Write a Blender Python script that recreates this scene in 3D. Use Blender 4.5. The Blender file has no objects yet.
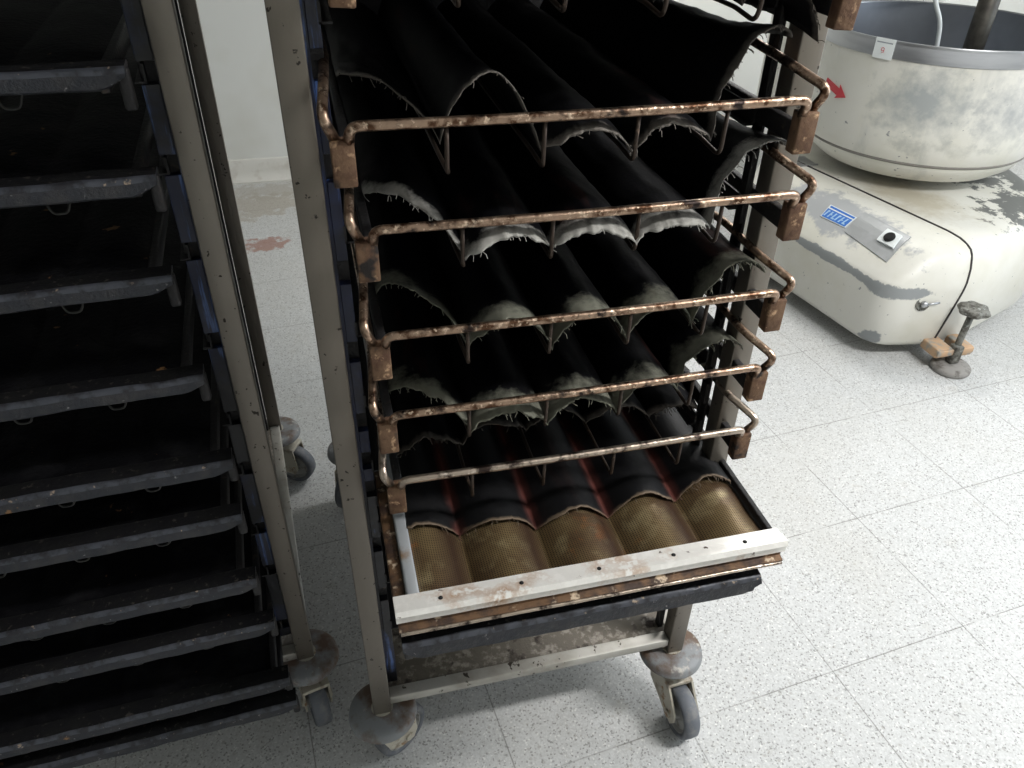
import bpy, bmesh, math, random
from mathutils import Vector, Matrix, noise
from mathutils.bvhtree import BVHTree
S = bpy.context.scene
COL = S.collection
PI = math.pi

# ------------------------------------------------------------------ helpers
def V(*a): return Vector(a)

def link(name, bm, m, parent=None, smooth=True, mats=None):
    bmesh.ops.recalc_face_normals(bm, faces=bm.faces[:])
    me = bpy.data.meshes.new(name)
    bm.to_mesh(me); bm.free()
    for p in me.polygons: p.use_smooth = smooth
    for mm in (mats or [m]): me.materials.append(mm)
    o = bpy.data.objects.new(name, me); COL.objects.link(o)
    if parent is not None: o.parent = parent
    return o

def hard(o, ang=35):
    o.data.set_sharp_from_angle(angle=math.radians(ang)); return o

def tag(o, label=None, cat=None, group=None, kind=None):
    if label: o['label'] = label
    if cat: o['category'] = cat
    if group: o['group'] = group
    if kind: o['kind'] = kind
    return o

def empty(name, loc, rz=0.0, label=None, cat=None, group=None):
    o = bpy.data.objects.new(name, None); COL.objects.link(o)
    o.location = loc; o.rotation_euler = (0, 0, rz); o.empty_display_size = .05
    return tag(o, label, cat, group)

def box(bm, lo, hi, bev=0.0, seg=2, rot=None, mi=0):
    r = bmesh.ops.create_cube(bm, size=1.0)
    vs = r['verts']
    c = [(a+b)/2 for a, b in zip(lo, hi)]; s = [b-a for a, b in zip(lo, hi)]
    bmesh.ops.scale(bm, vec=s, verts=vs)
    if bev:
        es = list({e for v in vs for e in v.link_edges})
        g = bmesh.ops.bevel(bm, geom=es, offset=bev, segments=seg, affect='EDGES', profile=.5)
        vs = list({v for f in g['faces'] for v in f.verts} | {v for v in vs if v.is_valid})
    if rot is not None: bmesh.ops.rotate(bm, cent=(0, 0, 0), matrix=rot, verts=vs)
    bmesh.ops.translate(bm, vec=c, verts=vs)
    if mi:
        for v in vs:
            for f in v.link_faces: f.material_index = mi
    return vs

def rounded(pts, rad, n=5):
    pts = [Vector(p) for p in pts]; out = [pts[0]]
    for i in range(1, len(pts)-1):
        a, b, c = pts[i-1], pts[i], pts[i+1]
        d1 = (a-b); d2 = (c-b)
        r = min(rad, d1.length*.48, d2.length*.48)
        p = b+d1.normalized()*r; q = b+d2.normalized()*r
        for k in range(n+1):
            t = k/n
            out.append(p*(1-t)**2+b*2*t*(1-t)+q*t*t)
    out.append(pts[-1]); return out

def tube(bm, pts, r, seg=10, closed=False):
    pts = [Vector(p) for p in pts]; rings = []
    n = len(pts); prev = None
    for i, p in enumerate(pts):
        if i == 0: d = pts[1]-p
        elif i == n-1: d = p-pts[i-1]
        else: d = (pts[i+1]-p).normalized()+(p-pts[i-1]).normalized()
        d.normalize()
        if prev is None:
            a = d.orthogonal().normalized()
        else:
            a = (prev-d*prev.dot(d)).normalized()
        prev = a; b = d.cross(a)
        rr = r(i/(n-1)) if callable(r) else r
        rings.append([bm.verts.new(p+(a*math.cos(2*PI*k/seg)+b*math.sin(2*PI*k/seg))*rr) for k in range(seg)])
    for i in range(n-1):
        for k in range(seg):
            bm.faces.new((rings[i][k], rings[i][(k+1) % seg], rings[i+1][(k+1) % seg], rings[i+1][k]))
    bm.faces.new(rings[0]); bm.faces.new(rings[-1][::-1])

def lathe(bm, prof, M=None, seg=48, close=False):
    """prof: (r,z) list; M transforms local (axis z) to place"""
    M = M or Matrix.Identity(4); rings = []
    for r, z in prof:
        if r < 1e-6: rings.append([bm.verts.new(M @ V(0, 0, z))])
        else: rings.append([bm.verts.new(M @ V(r*math.cos(2*PI*k/seg), r*math.sin(2*PI*k/seg), z)) for k in range(seg)])
    L = list(zip(rings, rings[1:]))
    if close: L.append((rings[-1], rings[0]))
    for A, B in L:
        for k in range(seg):
            k2 = (k+1) % seg
            if len(A) == 1 and len(B) == 1: continue
            if len(A) == 1: bm.faces.new((A[0], B[k], B[k2]))
            elif len(B) == 1: bm.faces.new((A[k], B[0], A[k2]))
            else: bm.faces.new((A[k], A[k2], B[k2], B[k]))

# ------------------------------------------------------------------ materials
def newmat(name):
    m = bpy.data.materials.new(name); m.use_nodes = True
    nt = m.node_tree; b = nt.nodes['Principled BSDF']
    return m, nt, b

def nd(nt, t, **kw):
    n = nt.nodes.new(t)
    for k, v in kw.items(): setattr(n, k, v)
    return n

def coords(nt):
    tc = nd(nt, 'ShaderNodeTexCoord'); oi = nd(nt, 'ShaderNodeObjectInfo')
    mu = nd(nt, 'ShaderNodeMath', operation='MULTIPLY'); mu.inputs[1].default_value = 37.0
    nt.links.new(oi.outputs['Random'], mu.inputs[0])
    return tc, mu

def noisemask(nt, tc, w, scale, lo, hi, detail=4, stretch=None, rough=.6):
    n = nd(nt, 'ShaderNodeTexNoise', noise_dimensions='4D')
    n.inputs['Scale'].default_value = scale; n.inputs['Detail'].default_value = detail
    n.inputs['Roughness'].default_value = rough
    nt.links.new(w.outputs[0], n.inputs['W'])
    if stretch:
        mp = nd(nt, 'ShaderNodeMapping'); mp.inputs['Scale'].default_value = stretch
        nt.links.new(tc.outputs['Object'], mp.inputs[0]); nt.links.new(mp.outputs[0], n.inputs['Vector'])
    else: nt.links.new(tc.outputs['Object'], n.inputs['Vector'])
    mr = nd(nt, 'ShaderNodeMapRange'); mr.inputs[1].default_value = lo; mr.inputs[2].default_value = hi
    nt.links.new(n.outputs['Fac'], mr.inputs[0])
    return mr.outputs[0], n.outputs['Fac']

def mixc(nt, fac, a, b):
    m = nd(nt, 'ShaderNodeMix', data_type='RGBA')
    if hasattr(fac, 'links') or not isinstance(fac, (int, float)): nt.links.new(fac, m.inputs[0])
    else: m.inputs[0].default_value = fac
    for s, i in ((a, 6), (b, 7)):
        if isinstance(s, tuple): m.inputs[i].default_value = (*s, 1) if len(s) == 3 else s
        else: nt.links.new(s, m.inputs[i])
    return m.outputs[2]

def mth(nt, op, a, b=None, c=None, clamp=False):
    m = nd(nt, 'ShaderNodeMath', operation=op); m.use_clamp = clamp
    for i, s in enumerate((a, b, c)):
        if s is None: continue
        if isinstance(s, (int, float)): m.inputs[i].default_value = s
        else: nt.links.new(s, m.inputs[i])
    return m.outputs[0]

def mat(name, base, rough=.6, metal=0.0, layers=(), bump=0.0, bscale=60, spec=.5, rlayer=None, bstretch=None):
    """layers: (colour, scale, lo, hi, detail[, stretch])"""
    m, nt, b = newmat(name); tc, w = coords(nt)
    c = base; masks = []
    for L in layers:
        f, _ = noisemask(nt, tc, w, L[1], L[2], L[3], L[4], L[5] if len(L) > 5 else None)
        c = mixc(nt, f, c, L[0]); masks.append(f)
    if isinstance(c, tuple): b.inputs['Base Color'].default_value = (*c, 1)
    else: nt.links.new(c, b.inputs['Base Color'])
    b.inputs['Roughness'].default_value = rough; b.inputs['Metallic'].default_value = metal
    b.inputs['Specular IOR Level'].default_value = spec
    if rlayer and masks:   # (index, rough value, metal value)
        i, rv, mv = rlayer
        nt.links.new(mth(nt, 'ADD', mth(nt, 'MULTIPLY', masks[i], rv-rough), rough), b.inputs['Roughness'])
        nt.links.new(mth(nt, 'ADD', mth(nt, 'MULTIPLY', masks[i], mv-metal), metal), b.inputs['Metallic'])
    if name in ('burnt_tray', 'dusty_tray_top'): b.inputs['Specular IOR Level'].default_value = .04
    if bump:
        _, f = noisemask(nt, tc, w, bscale, 0, 1, 5, bstretch)
        bp = nd(nt, 'ShaderNodeBump'); bp.inputs['Strength'].default_value = bump; bp.inputs['Distance'].default_value = .004
        nt.links.new(f, bp.inputs['Height']); nt.links.new(bp.outputs[0], b.inputs['Normal'])
    return m

M = {}
M['wall'] = mat('painted_wall', (.69, .70, .675), .7, layers=[((.60, .60, .55), 2.5, .5, .8, 3)], bump=.05, bscale=30)
M['cove'] = mat('cove_baseboard', (.62, .61, .57), .5, layers=[((.42, .38, .33), 9, .55, .8, 4)])
M['ceiling'] = mat('ceiling_paint', (.8, .8, .78), .8)
M['steel'] = mat('brushed_steel', (.225, .203, .175), .42, .65, layers=[((.15, .13, .105), 7, .4, .75, 4, (1, 1, .25)), ((.03, .025, .02), 75, .64, .67, 3)], bump=.08, bscale=90)
M['steel_dirty'] = mat('spotted_steel', (.46, .445, .41), .5, .45, layers=[((.30, .28, .24), 12, .45, .7, 5), ((.05, .04, .03), 60, .62, .66, 3)], bump=.1, bscale=60)
M['grime_plate'] = mat('grimy_plate', (.16, .14, .115), .8, .2, layers=[((.33, .30, .26), 70, .5, .62, 4), ((.04, .03, .025), 30, .55, .65, 4)], bump=.5, bscale=120)
M['hook'] = mat('sooty_wire', (.05, .036, .028), .4, .6, layers=[((.16, .11, .08), 90, .6, .7, 4)])
M['rod'] = mat('burnt_steel_rod', (.36, .25, .18), .3, .9, layers=[((.09, .045, .025), 70, .48, .60, 6), ((.72, .56, .42), 160, .56, .64, 4), ((.03, .022, .02), 34, .56, .64, 5)], bump=.25, bscale=200)
M['rod_pale'] = mat('worn_steel_rod', (.46, .38, .31), .3, .9, layers=[((.05, .035, .03), 45, .5, .6, 5), ((.8, .7, .6), 60, .58, .68, 4)], bump=.2, bscale=200)
M['rust_block'] = mat('rusty_block_end', (.17, .10, .058), .75, .3, layers=[((.10, .05, .03), 50, .45, .62, 5), ((.5, .33, .2), 80, .58, .68, 4), ((.02, .016, .015), 26, .58, .66, 3)], bump=.4, bscale=150)
M['black_iron'] = mat('sooty_iron', (.018, .017, .018), .55, .3, layers=[((.06, .045, .035), 60, .6, .7, 4)], bump=.4, bscale=150)
M['film'] = mat('blue_protective_film', (.009, .014, .045), .3, layers=[((.08, .15, .38), 9, .56, .64, 5, (14, 14, .8)), ((.005, .005, .008), 6, .46, .54, 5, (1, 1, 1))], bump=.3, bscale=40)
M['tray_black'] = mat('burnt_tray', (.005, .005, .006), .6, .0, layers=[((.020, .0195, .021), 16, .5, .75, 6), ((.20, .11, .05), 34, .67, .71, 4), ((.008, .008, .009), 22, .56, .66, 4)], bump=.5, bscale=130)
M['tray_worn'] = mat('bare_worn_edge', (.065, .07, .085), .4, .3, layers=[((.025, .025, .03), 60, .45, .60, 6), ((.35, .27, .2), 90, .64, .7, 3)], bump=.3)
M['tray_top'] = mat('dusty_tray_top', (.010, .0098, .011), .75, .0, layers=[((.012, .012, .012), 30, .45, .62, 6), ((.05, .045, .04), 120, .6, .68, 4), ((.12, .07, .035), 26, .70, .73, 4)], bump=.5, bscale=150)
M['tray_edge'] = mat('worn_tray_edge', (.022, .024, .030), .5, .2, layers=[((.035, .034, .037), 40, .46, .62, 6), ((.22, .21, .21), 150, .66, .72, 3), ((.22, .12, .05), 30, .68, .72, 4)], bump=.45, bscale=180)
M['tray_wire'] = mat('tray_wire', (.04, .038, .036), .5, .5, layers=[((.02, .02, .02), 60, .45, .6, 4)])
M['alu'] = mat('stained_aluminium', (.80, .78, .74), .38, .2, layers=[((.42, .21, .08), 15, .52, .66, 6), ((.86, .84, .8), 60, .5, .6, 3), ((.08, .045, .03), 45, .67, .71, 4)], bump=.12, bscale=80)
M['alu_grey'] = mat('grey_moulding', (.42, .44, .46), .45, .4, layers=[((.30, .20, .12), 18, .56, .68, 5)], bump=.2)
M['alu_rust'] = mat('rusted_aluminium', (.15, .085, .045), .5, .4, layers=[((.05, .03, .022), 40, .44, .58, 6), ((.55, .44, .32), 55, .58, .66, 4)], bump=.3, bscale=120)
M['hole'] = mat('dark_hole', (.01, .01, .01), .9)
M['tyre'] = mat('grey_rubber_tyre', (.115, .125, .145), .6, layers=[((.20, .20, .20), 40, .5, .7, 4)])
M['wheelhub'] = mat('wheel_core', (.30, .30, .29), .6, layers=[((.12, .10, .08), 35, .5, .65, 4)])
M['fork'] = mat('caster_housing', (.46, .43, .36), .55, .2, layers=[((.18, .13, .09), 30, .52, .66, 5), ((.25, .15, .07), 50, .6, .66, 4)], bump=.2)
M['disc'] = mat('caster_disc', (.23, .24, .25), .6, .2, layers=[((.13, .085, .06), 22, .44, .60, 5), ((.42, .40, .36), 45, .6, .7, 4)], bump=.3)
M['white_paint'] = None
M['bowl_steel'] = mat('bowl_steel', (.50, .51, .53), .3, .9, layers=[((.40, .41, .44), 5, .4, .7, 3, (1, 1, 8))])
M['bowl_inner'] = mat('bowl_interior_steel', (.26, .28, .31), .45, .8, layers=[((.20, .21, .235), 6, .4, .7, 3)])
M['dark_bar'] = mat('dark_steel_tool', (.10, .095, .08), .5, .6, layers=[((.05, .045, .04), 9, .45, .6, 4)])
M['rim_white'] = mat('white_plastic_tube', (.62, .66, .66), .35)
M['seam'] = mat('rubber_seam', (.035, .03, .03), .7)
M['bowlseam'] = mat('bowl_weld_line', (.20, .19, .17), .7)
M['grey_plate'] = mat('grey_panel', (.36, .37, .375), .45, .3, layers=[((.44, .45, .46), 14, .45, .65, 3)])
M['paper'] = mat('white_sticker', (.76, .80, .80), .6)
M['ink_blue'] = mat('blue_sticker', (.035, .17, .58), .45)
M['ink_pale'] = mat('pale_blue_print', (.38, .58, .80), .5)
M['ink_dark'] = mat('dark_print', (.30, .33, .36), .6)
M['ink_red'] = mat('red_sticker', (.55, .045, .06), .5)
M['pad'] = mat('rubber_foot_pad', (.27, .26, .245), .8, layers=[((.12, .11, .10), 40, .5, .65, 4)])
M['foot_iron'] = mat('corroded_iron', (.20, .20, .18), .6, .4, layers=[((.07, .065, .055), 60, .45, .6, 4), ((.36, .38, .36), 80, .6, .68, 3)], bump=.6, bscale=120)
M['foot_orange'] = mat('primer_bracket', (.50, .33, .20), .6, layers=[((.30, .29, .26), 30, .5, .62, 4)], bump=.2)

# worn white enamel: cream paint, grey primer where it is chipped (position-bound wear)
def worn_paint(name, patches, streak=False, base=(.69, .68, .625)):
    """patches: (x,y,z, rx,ry,rz, threshold, colour) in object space"""
    m, nt, b = newmat(name); tc, w = coords(nt)
    c, _ = base, None
    f, _ = noisemask(nt, tc, w, 4, .45, .75, 4)
    c = mixc(nt, f, base, (base[0]*.86, base[1]*.85, base[2]*.78))
    if streak:
        f, _ = noisemask(nt, tc, w, 9, .56, .70, 5, (1, 1, .22)); c = mixc(nt, mth(nt, 'MULTIPLY', f, .45), c, (.30, .32, .32))
    f, _ = noisemask(nt, tc, w, 46, .665, .685, 4); c = mixc(nt, f, c, (.26, .27, .27))
    for (x, y, z, rx, ry, rz, th, colr, *ex) in patches:
        rot, amp, shp = (list(ex)+[9.0])[:3] if ex else (0, 3.2, 9.0)
        mp = nd(nt, 'ShaderNodeMapping', vector_type='TEXTURE')
        mp.inputs['Location'].default_value = (x, y, z); mp.inputs['Scale'].default_value = (rx, ry, rz); mp.inputs['Rotation'].default_value = (0, 0, math.radians(rot))
        nt.links.new(tc.outputs['Object'], mp.inputs[0])
        ln = nd(nt, 'ShaderNodeVectorMath', operation='LENGTH'); nt.links.new(mp.outputs[0], ln.inputs[0])
        _, nf = noisemask(nt, tc, w, 16, 0, 1, 8, None, .68)
        k = mth(nt, 'SUBTRACT', 1.0, ln.outputs['Value'])
        k = mth(nt, 'ADD', k, mth(nt, 'MULTIPLY', mth(nt, 'SUBTRACT', nf, .5), amp))
        k = mth(nt, 'MULTIPLY', mth(nt, 'SUBTRACT', k, th), shp, clamp=True)
        c = mixc(nt, k, c, colr)
    nt.links.new(c, b.inputs['Base Color'])
    b.inputs['Roughness'].default_value = .42
    _, nf = noisemask(nt, tc, w, 20, 0, 1, 4)
    bp = nd(nt, 'ShaderNodeBump'); bp.inputs['Strength'].default_value = .12; bp.inputs['Distance'].default_value = .004
    nt.links.new(nf, bp.inputs['Height']); nt.links.new(bp.outputs[0], b.inputs['Normal'])
    return m

# burnt cloth: uv.x across in metres, uv.y metres back from the torn front edge
def cloth_mat(name, dust=.5, reach=.03, dcol=(.34, .33, .30), seams=False, brown=.3, spec=.04):
    m, nt, b = newmat(name); tc, w = coords(nt)
    sp = nd(nt, 'ShaderNodeSeparateXYZ'); nt.links.new(tc.outputs['UV'], sp.inputs[0])
    c = (.0035, .0035, .0045)
    f, _ = noisemask(nt, tc, w, 14, .52, .75, 5, (1, .25, 1)); c = mixc(nt, mth(nt, 'MULTIPLY', f, .6), c, (.014, .0135, .0135))
    f, _ = noisemask(nt, tc, w, 9, .6, .72, 4, (1.5, .3, 1)); c = mixc(nt, mth(nt, 'MULTIPLY', f, brown), c, (.13, .035, .02))
    _, nf = noisemask(nt, tc, w, 26, 0, 1, 8, None, .7)
    e = mth(nt, 'DIVIDE', sp.outputs['Y'], reach)
    e = mth(nt, 'ADD', mth(nt, 'SUBTRACT', 1.0, e), mth(nt, 'MULTIPLY', mth(nt, 'SUBTRACT', nf, .5), 3.0))
    e = mth(nt, 'MULTIPLY', mth(nt, 'MULTIPLY', e, 1.2, clamp=True), dust)
    c = mixc(nt, e, c, dcol)
    if seams:   # reddish grease lines along the valleys
        fr = mth(nt, 'FRACT', mth(nt, 'DIVIDE', mth(nt, 'ADD', sp.outputs['X'], .038), seams))
        d = mth(nt, 'MINIMUM', fr, mth(nt, 'SUBTRACT', 1.0, fr))
        k = mth(nt, 'SUBTRACT', 1.0, mth(nt, 'DIVIDE', d, .11), clamp=True)
        f, _ = noisemask(nt, tc, w, 14, .30, .5, 4)
        c = mixc(nt, mth(nt, 'MULTIPLY', k, f), c, (.12, .035, .028))
    nt.links.new(c, b.inputs['Base Color'])
    b.inputs['Roughness'].default_value = .6; b.inputs['Specular IOR Level'].default_value = spec
    _, nf2 = noisemask(nt, tc, w, 120, 0, 1, 6)
    bp = nd(nt, 'ShaderNodeBump'); bp.inputs['Strength'].default_value = .3; bp.inputs['Distance'].default_value = .0015
    nt.links.new(nf2, bp.inputs['Height']); nt.links.new(bp.outputs[0], b.inputs['Normal'])
    return m

M['cloth_clean'] = cloth_mat('burnt_cloth', .35, .014, (.25, .22, .19))
M['cloth_edge'] = cloth_mat('burnt_cloth_pale_edge', .6, .016, (.30, .27, .24), spec=.14)
M['cloth_dusty'] = cloth_mat('floury_burnt_cloth', .85, .028, (.42, .41, .38))
M['cloth_green'] = cloth_mat('greasy_burnt_cloth', .8, .045, (.20, .20, .16))
M['cloth_seam'] = cloth_mat('seamed_black_cloth', .5, .006, (.30, .22, .15), seams=.113, brown=.1, spec=.35)

# perforated wave sheet
def perf_mat():
    m, nt, b = newmat('perforated_greasy_sheet'); tc, w = coords(nt)
    sp = nd(nt, 'ShaderNodeSeparateXYZ'); nt.links.new(tc.outputs['UV'], sp.inputs[0])
    c = (.22, .155, .075)
    f, _ = noisemask(nt, tc, w, 12, .42, .68, 5); c = mixc(nt, f, c, (.10, .055, .03))
    f, _ = noisemask(nt, tc, w, 22, .53, .66, 5); c = mixc(nt, f, c, (.33, .26, .14))
    f, _ = noisemask(nt, tc, w, 17, .60, .70, 4); c = mixc(nt, f, c, (.33, .13, .04))
    # shade painted into the colour along one flank of every wave
    fr = mth(nt, 'FRACT', mth(nt, 'DIVIDE', mth(nt, 'ADD', sp.outputs['X'], .038), .113))
    k = mth(nt, 'SUBTRACT', 1.0, mth(nt, 'DIVIDE', mth(nt, 'ABSOLUTE', mth(nt, 'SUBTRACT', fr, .86)), .28), clamp=True)
    c = mixc(nt, mth(nt, 'MULTIPLY', k, .9), c, (.06, .028, .018))
    P = 2*PI/.0046
    a = mth(nt, 'SINE', mth(nt, 'MULTIPLY', mth(nt, 'ADD', sp.outputs['X'], sp.outputs['Y']), P*.7))
    d = mth(nt, 'SINE', mth(nt, 'MULTIPLY', mth(nt, 'SUBTRACT', sp.outputs['X'], sp.outputs['Y']), P*.7))
    k = mth(nt, 'MULTIPLY', mth(nt, 'SUBTRACT', mth(nt, 'MULTIPLY', a, d), .30), 4.0, clamp=True)
    c = mixc(nt, mth(nt, 'MULTIPLY', k, .95), c, (.012, .01, .008))
    nt.links.new(c, b.inputs['Base Color'])
    b.inputs['Roughness'].default_value = .42; b.inputs['Metallic'].default_value = .45
    bp = nd(nt, 'ShaderNodeBump', invert=True); bp.inputs['Strength'].default_value = .3; bp.inputs['Distance'].default_value = .002
    nt.links.new(k, bp.inputs['Height']); nt.links.new(bp.outputs[0], b.inputs['Normal'])
    return m
M['perf'] = perf_mat()

def floor_mat():
    m, nt, b = newmat('terrazzo_floor'); tc, w = coords(nt)
    vo = nd(nt, 'ShaderNodeTexVoronoi'); vo.inputs['Scale'].default_value = 300
    nt.links.new(tc.outputs['Object'], vo.inputs['Vector'])
    sx = nd(nt, 'ShaderNodeSeparateColor'); nt.links.new(vo.outputs['Color'], sx.inputs[0])
    c = mixc(nt, sx.outputs['Green'], (.59, .60, .60), (.48, .485, .485))
    dark = mth(nt, 'MULTIPLY', mth(nt, 'SUBTRACT', sx.outputs['Red'], .86), 14, clamp=True)
    c = mixc(nt, mth(nt, 'MULTIPLY', dark, .75), c, (.21, .21, .205))
    wh = mth(nt, 'MULTIPLY', mth(nt, 'SUBTRACT', sx.outputs['Blue'], .93), 20, clamp=True)
    c = mixc(nt, mth(nt, 'MULTIPLY', wh, .45), c, (.86, .86, .83))
    v2 = nd(nt, 'ShaderNodeTexVoronoi'); v2.inputs['Scale'].default_value = 90
    nt.links.new(tc.outputs['Object'], v2.inputs['Vector'])
    s2 = nd(nt, 'ShaderNodeSeparateColor'); nt.links.new(v2.outputs['Color'], s2.inputs[0])
    k = mth(nt, 'MULTIPLY', mth(nt, 'LESS_THAN', v2.outputs['Distance'], .32), mth(nt, 'GREATER_THAN', s2.outputs['Red'], .90))
    c = mixc(nt, mth(nt, 'MULTIPLY', k, .35), c, (.24, .22, .19))
    # grime
    f, _ = noisemask(nt, tc, w, 1.6, .45, .75, 5); c = mixc(nt, mth(nt, 'MULTIPLY', f, .35), c, (.42, .40, .35))
    f, _ = noisemask(nt, tc, w, 14, .60, .78, 6); c = mixc(nt, mth(nt, 'MULTIPLY', f, .35), c, (.36, .33, .27))
    # joints
    mp = nd(nt, 'ShaderNodeMapping'); mp.inputs['Rotation'].default_value = (0, 0, -math.radians(5.8))
    nt.links.new(tc.outputs['Object'], mp.inputs[0])
    sp = nd(nt, 'ShaderNodeSeparateXYZ'); nt.links.new(mp.outputs[0], sp.inputs[0])
    ca, sa = math.cos(math.radians(5.8)), math.sin(math.radians(5.8))
    gx, gy = 1.315*ca+.853*sa, -1.315*sa+.853*ca
    _, nf = noisemask(nt, tc, w, 5, 0, 1, 5)
    for ax, g0, in (('X', gx), ('Y', gy)):
        fr = mth(nt, 'FRACT', mth(nt, 'ADD', mth(nt, 'DIVIDE', mth(nt, 'SUBTRACT', sp.outputs[ax], g0), .366), 20.5))
        d = mth(nt, 'MULTIPLY', mth(nt, 'ABSOLUTE', mth(nt, 'SUBTRACT', fr, .5)), .366)
        k = mth(nt, 'SUBTRACT', 1.0, mth(nt, 'DIVIDE', d, .0021), clamp=True)
        k = mth(nt, 'MULTIPLY', k, mth(nt, 'MULTIPLY', mth(nt, 'SUBTRACT', nf, .36), 7.0, clamp=True))
        c = mixc(nt, mth(nt, 'MULTIPLY', k, .8), c, (.13, .125, .115))
    # reddish spill and brown smear near the wall
    for (x, y, rx, ry, th, colr, am) in ((-.28, 3.25, .17, .12, .42, (.30, .13, .09), .75), (-.30, 3.68, .35, .22, .3, (.34, .29, .22), .55),
                                          (-.30, 3.86, .5, .16, .35, (.36, .33, .28), .5)):
        mq = nd(nt, 'ShaderNodeMapping', vector_type='TEXTURE'); mq.inputs['Location'].default_value = (x, y, 0); mq.inputs['Scale'].default_value = (rx, ry, 1)
        nt.links.new(tc.outputs['Object'], mq.inputs[0])
        ln = nd(nt, 'ShaderNodeVectorMath', operation='LENGTH'); nt.links.new(mq.outputs[0], ln.inputs[0])
        _, n2 = noisemask(nt, tc, w, 22, 0, 1, 6)
        k = mth(nt, 'ADD', mth(nt, 'SUBTRACT', 1.0, ln.outputs['Value']), mth(nt, 'MULTIPLY', mth(nt, 'SUBTRACT', n2, .5), 2.4))
        k = mth(nt, 'MULTIPLY', mth(nt, 'SUBTRACT', k, th), 4, clamp=True)
        c = mixc(nt, mth(nt, 'MULTIPLY', k, am), c, colr)
    nt.links.new(c, b.inputs['Base Color']); b.inputs['Roughness'].default_value = .42
    b.inputs['Specular IOR Level'].default_value = .35
    return m
M['floor'] = floor_mat()

# ------------------------------------------------------------------ room
X0, X1, Y0, Y1, ZC = -2.6, 4.4, -2.4, 4.02, 2.6
def slab(name, lo, hi, m):
    bm = bmesh.new(); box(bm, lo, hi); o = link(name, bm, m, smooth=False); o['kind'] = 'structure'; return o
slab('floor', (X0-.1, Y0-.1, -.08), (X1+.1, Y1+.1, 0), M['floor'])
slab('ceiling', (X0-.1, Y0-.1, ZC), (X1+.1, Y1+.1, ZC+.1), M['ceiling'])
slab('wall_back', (X0-.1, Y1, 0), (X1+.1, Y1+.1, ZC), M['wall'])
slab('wall_left', (X0-.1, Y0, 0), (X0, Y1, ZC), M['wall'])
slab('wall_front', (X0-.1, Y0-.1, 0), (X1+.1, Y0, ZC), M['wall'])
# right wall with a window opening
WY0, WY1, WZ0, WZ1 = -.6, 2.4, .95, 2.2
bm = bmesh.new()
box(bm, (X1, Y0, 0), (X1+.1, Y1, WZ0)); box(bm, (X1, Y0, WZ1), (X1+.1, Y1, ZC))
box(bm, (X1, Y0, WZ0), (X1+.1, WY0, WZ1)); box(bm, (X1, WY1, WZ0), (X1+.1, Y1, WZ1))
link('wall_right', bm, M['wall'], smooth=False)['kind'] = 'structure'
bm = bmesh.new()
for a, b_ in (((X1, WY0, WZ0), (X1+.08, WY0+.05, WZ1)), ((X1, WY1-.05, WZ0), (X1+.08, WY1, WZ1)), ((X1, WY0+.05, WZ0), (X1+.08, WY1-.05, WZ0+.05)),
              ((X1, WY0+.05, WZ1-.05), (X1+.08, WY1-.05, WZ1)), ((X1, (WY0+WY1)/2-.025, WZ0+.05), (X1+.08, (WY0+WY1)/2+.025, WZ1-.05))):
    box(bm, a, b_, .004)
o = link('window_1', bm, mat('window_frame_paint', (.75, .75, .73), .5), smooth=False); o['kind'] = 'structure'
# coved skirting
bm = bmesh.new()
prof = [(0, 0), (-.045, 0), (-.045, .008), (-.03, .014), (-.018, .028), (-.012, .05), (-.010, .105), (-.004, .112), (0, .112)]
ra = [bm.verts.new((X0, Y1+p[0], p[1])) for p in prof]; rb = [bm.verts.new((X1, Y1+p[0], p[1])) for p in prof]
for i in range(len(prof)-1): bm.faces.new((ra[i], rb[i], rb[i+1], ra[i+1]))
bm.faces.new(ra); bm.faces.new(rb[::-1])
hard(link('baseboard_back', bm, M['cove']), 50)['kind'] = 'structure'

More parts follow.
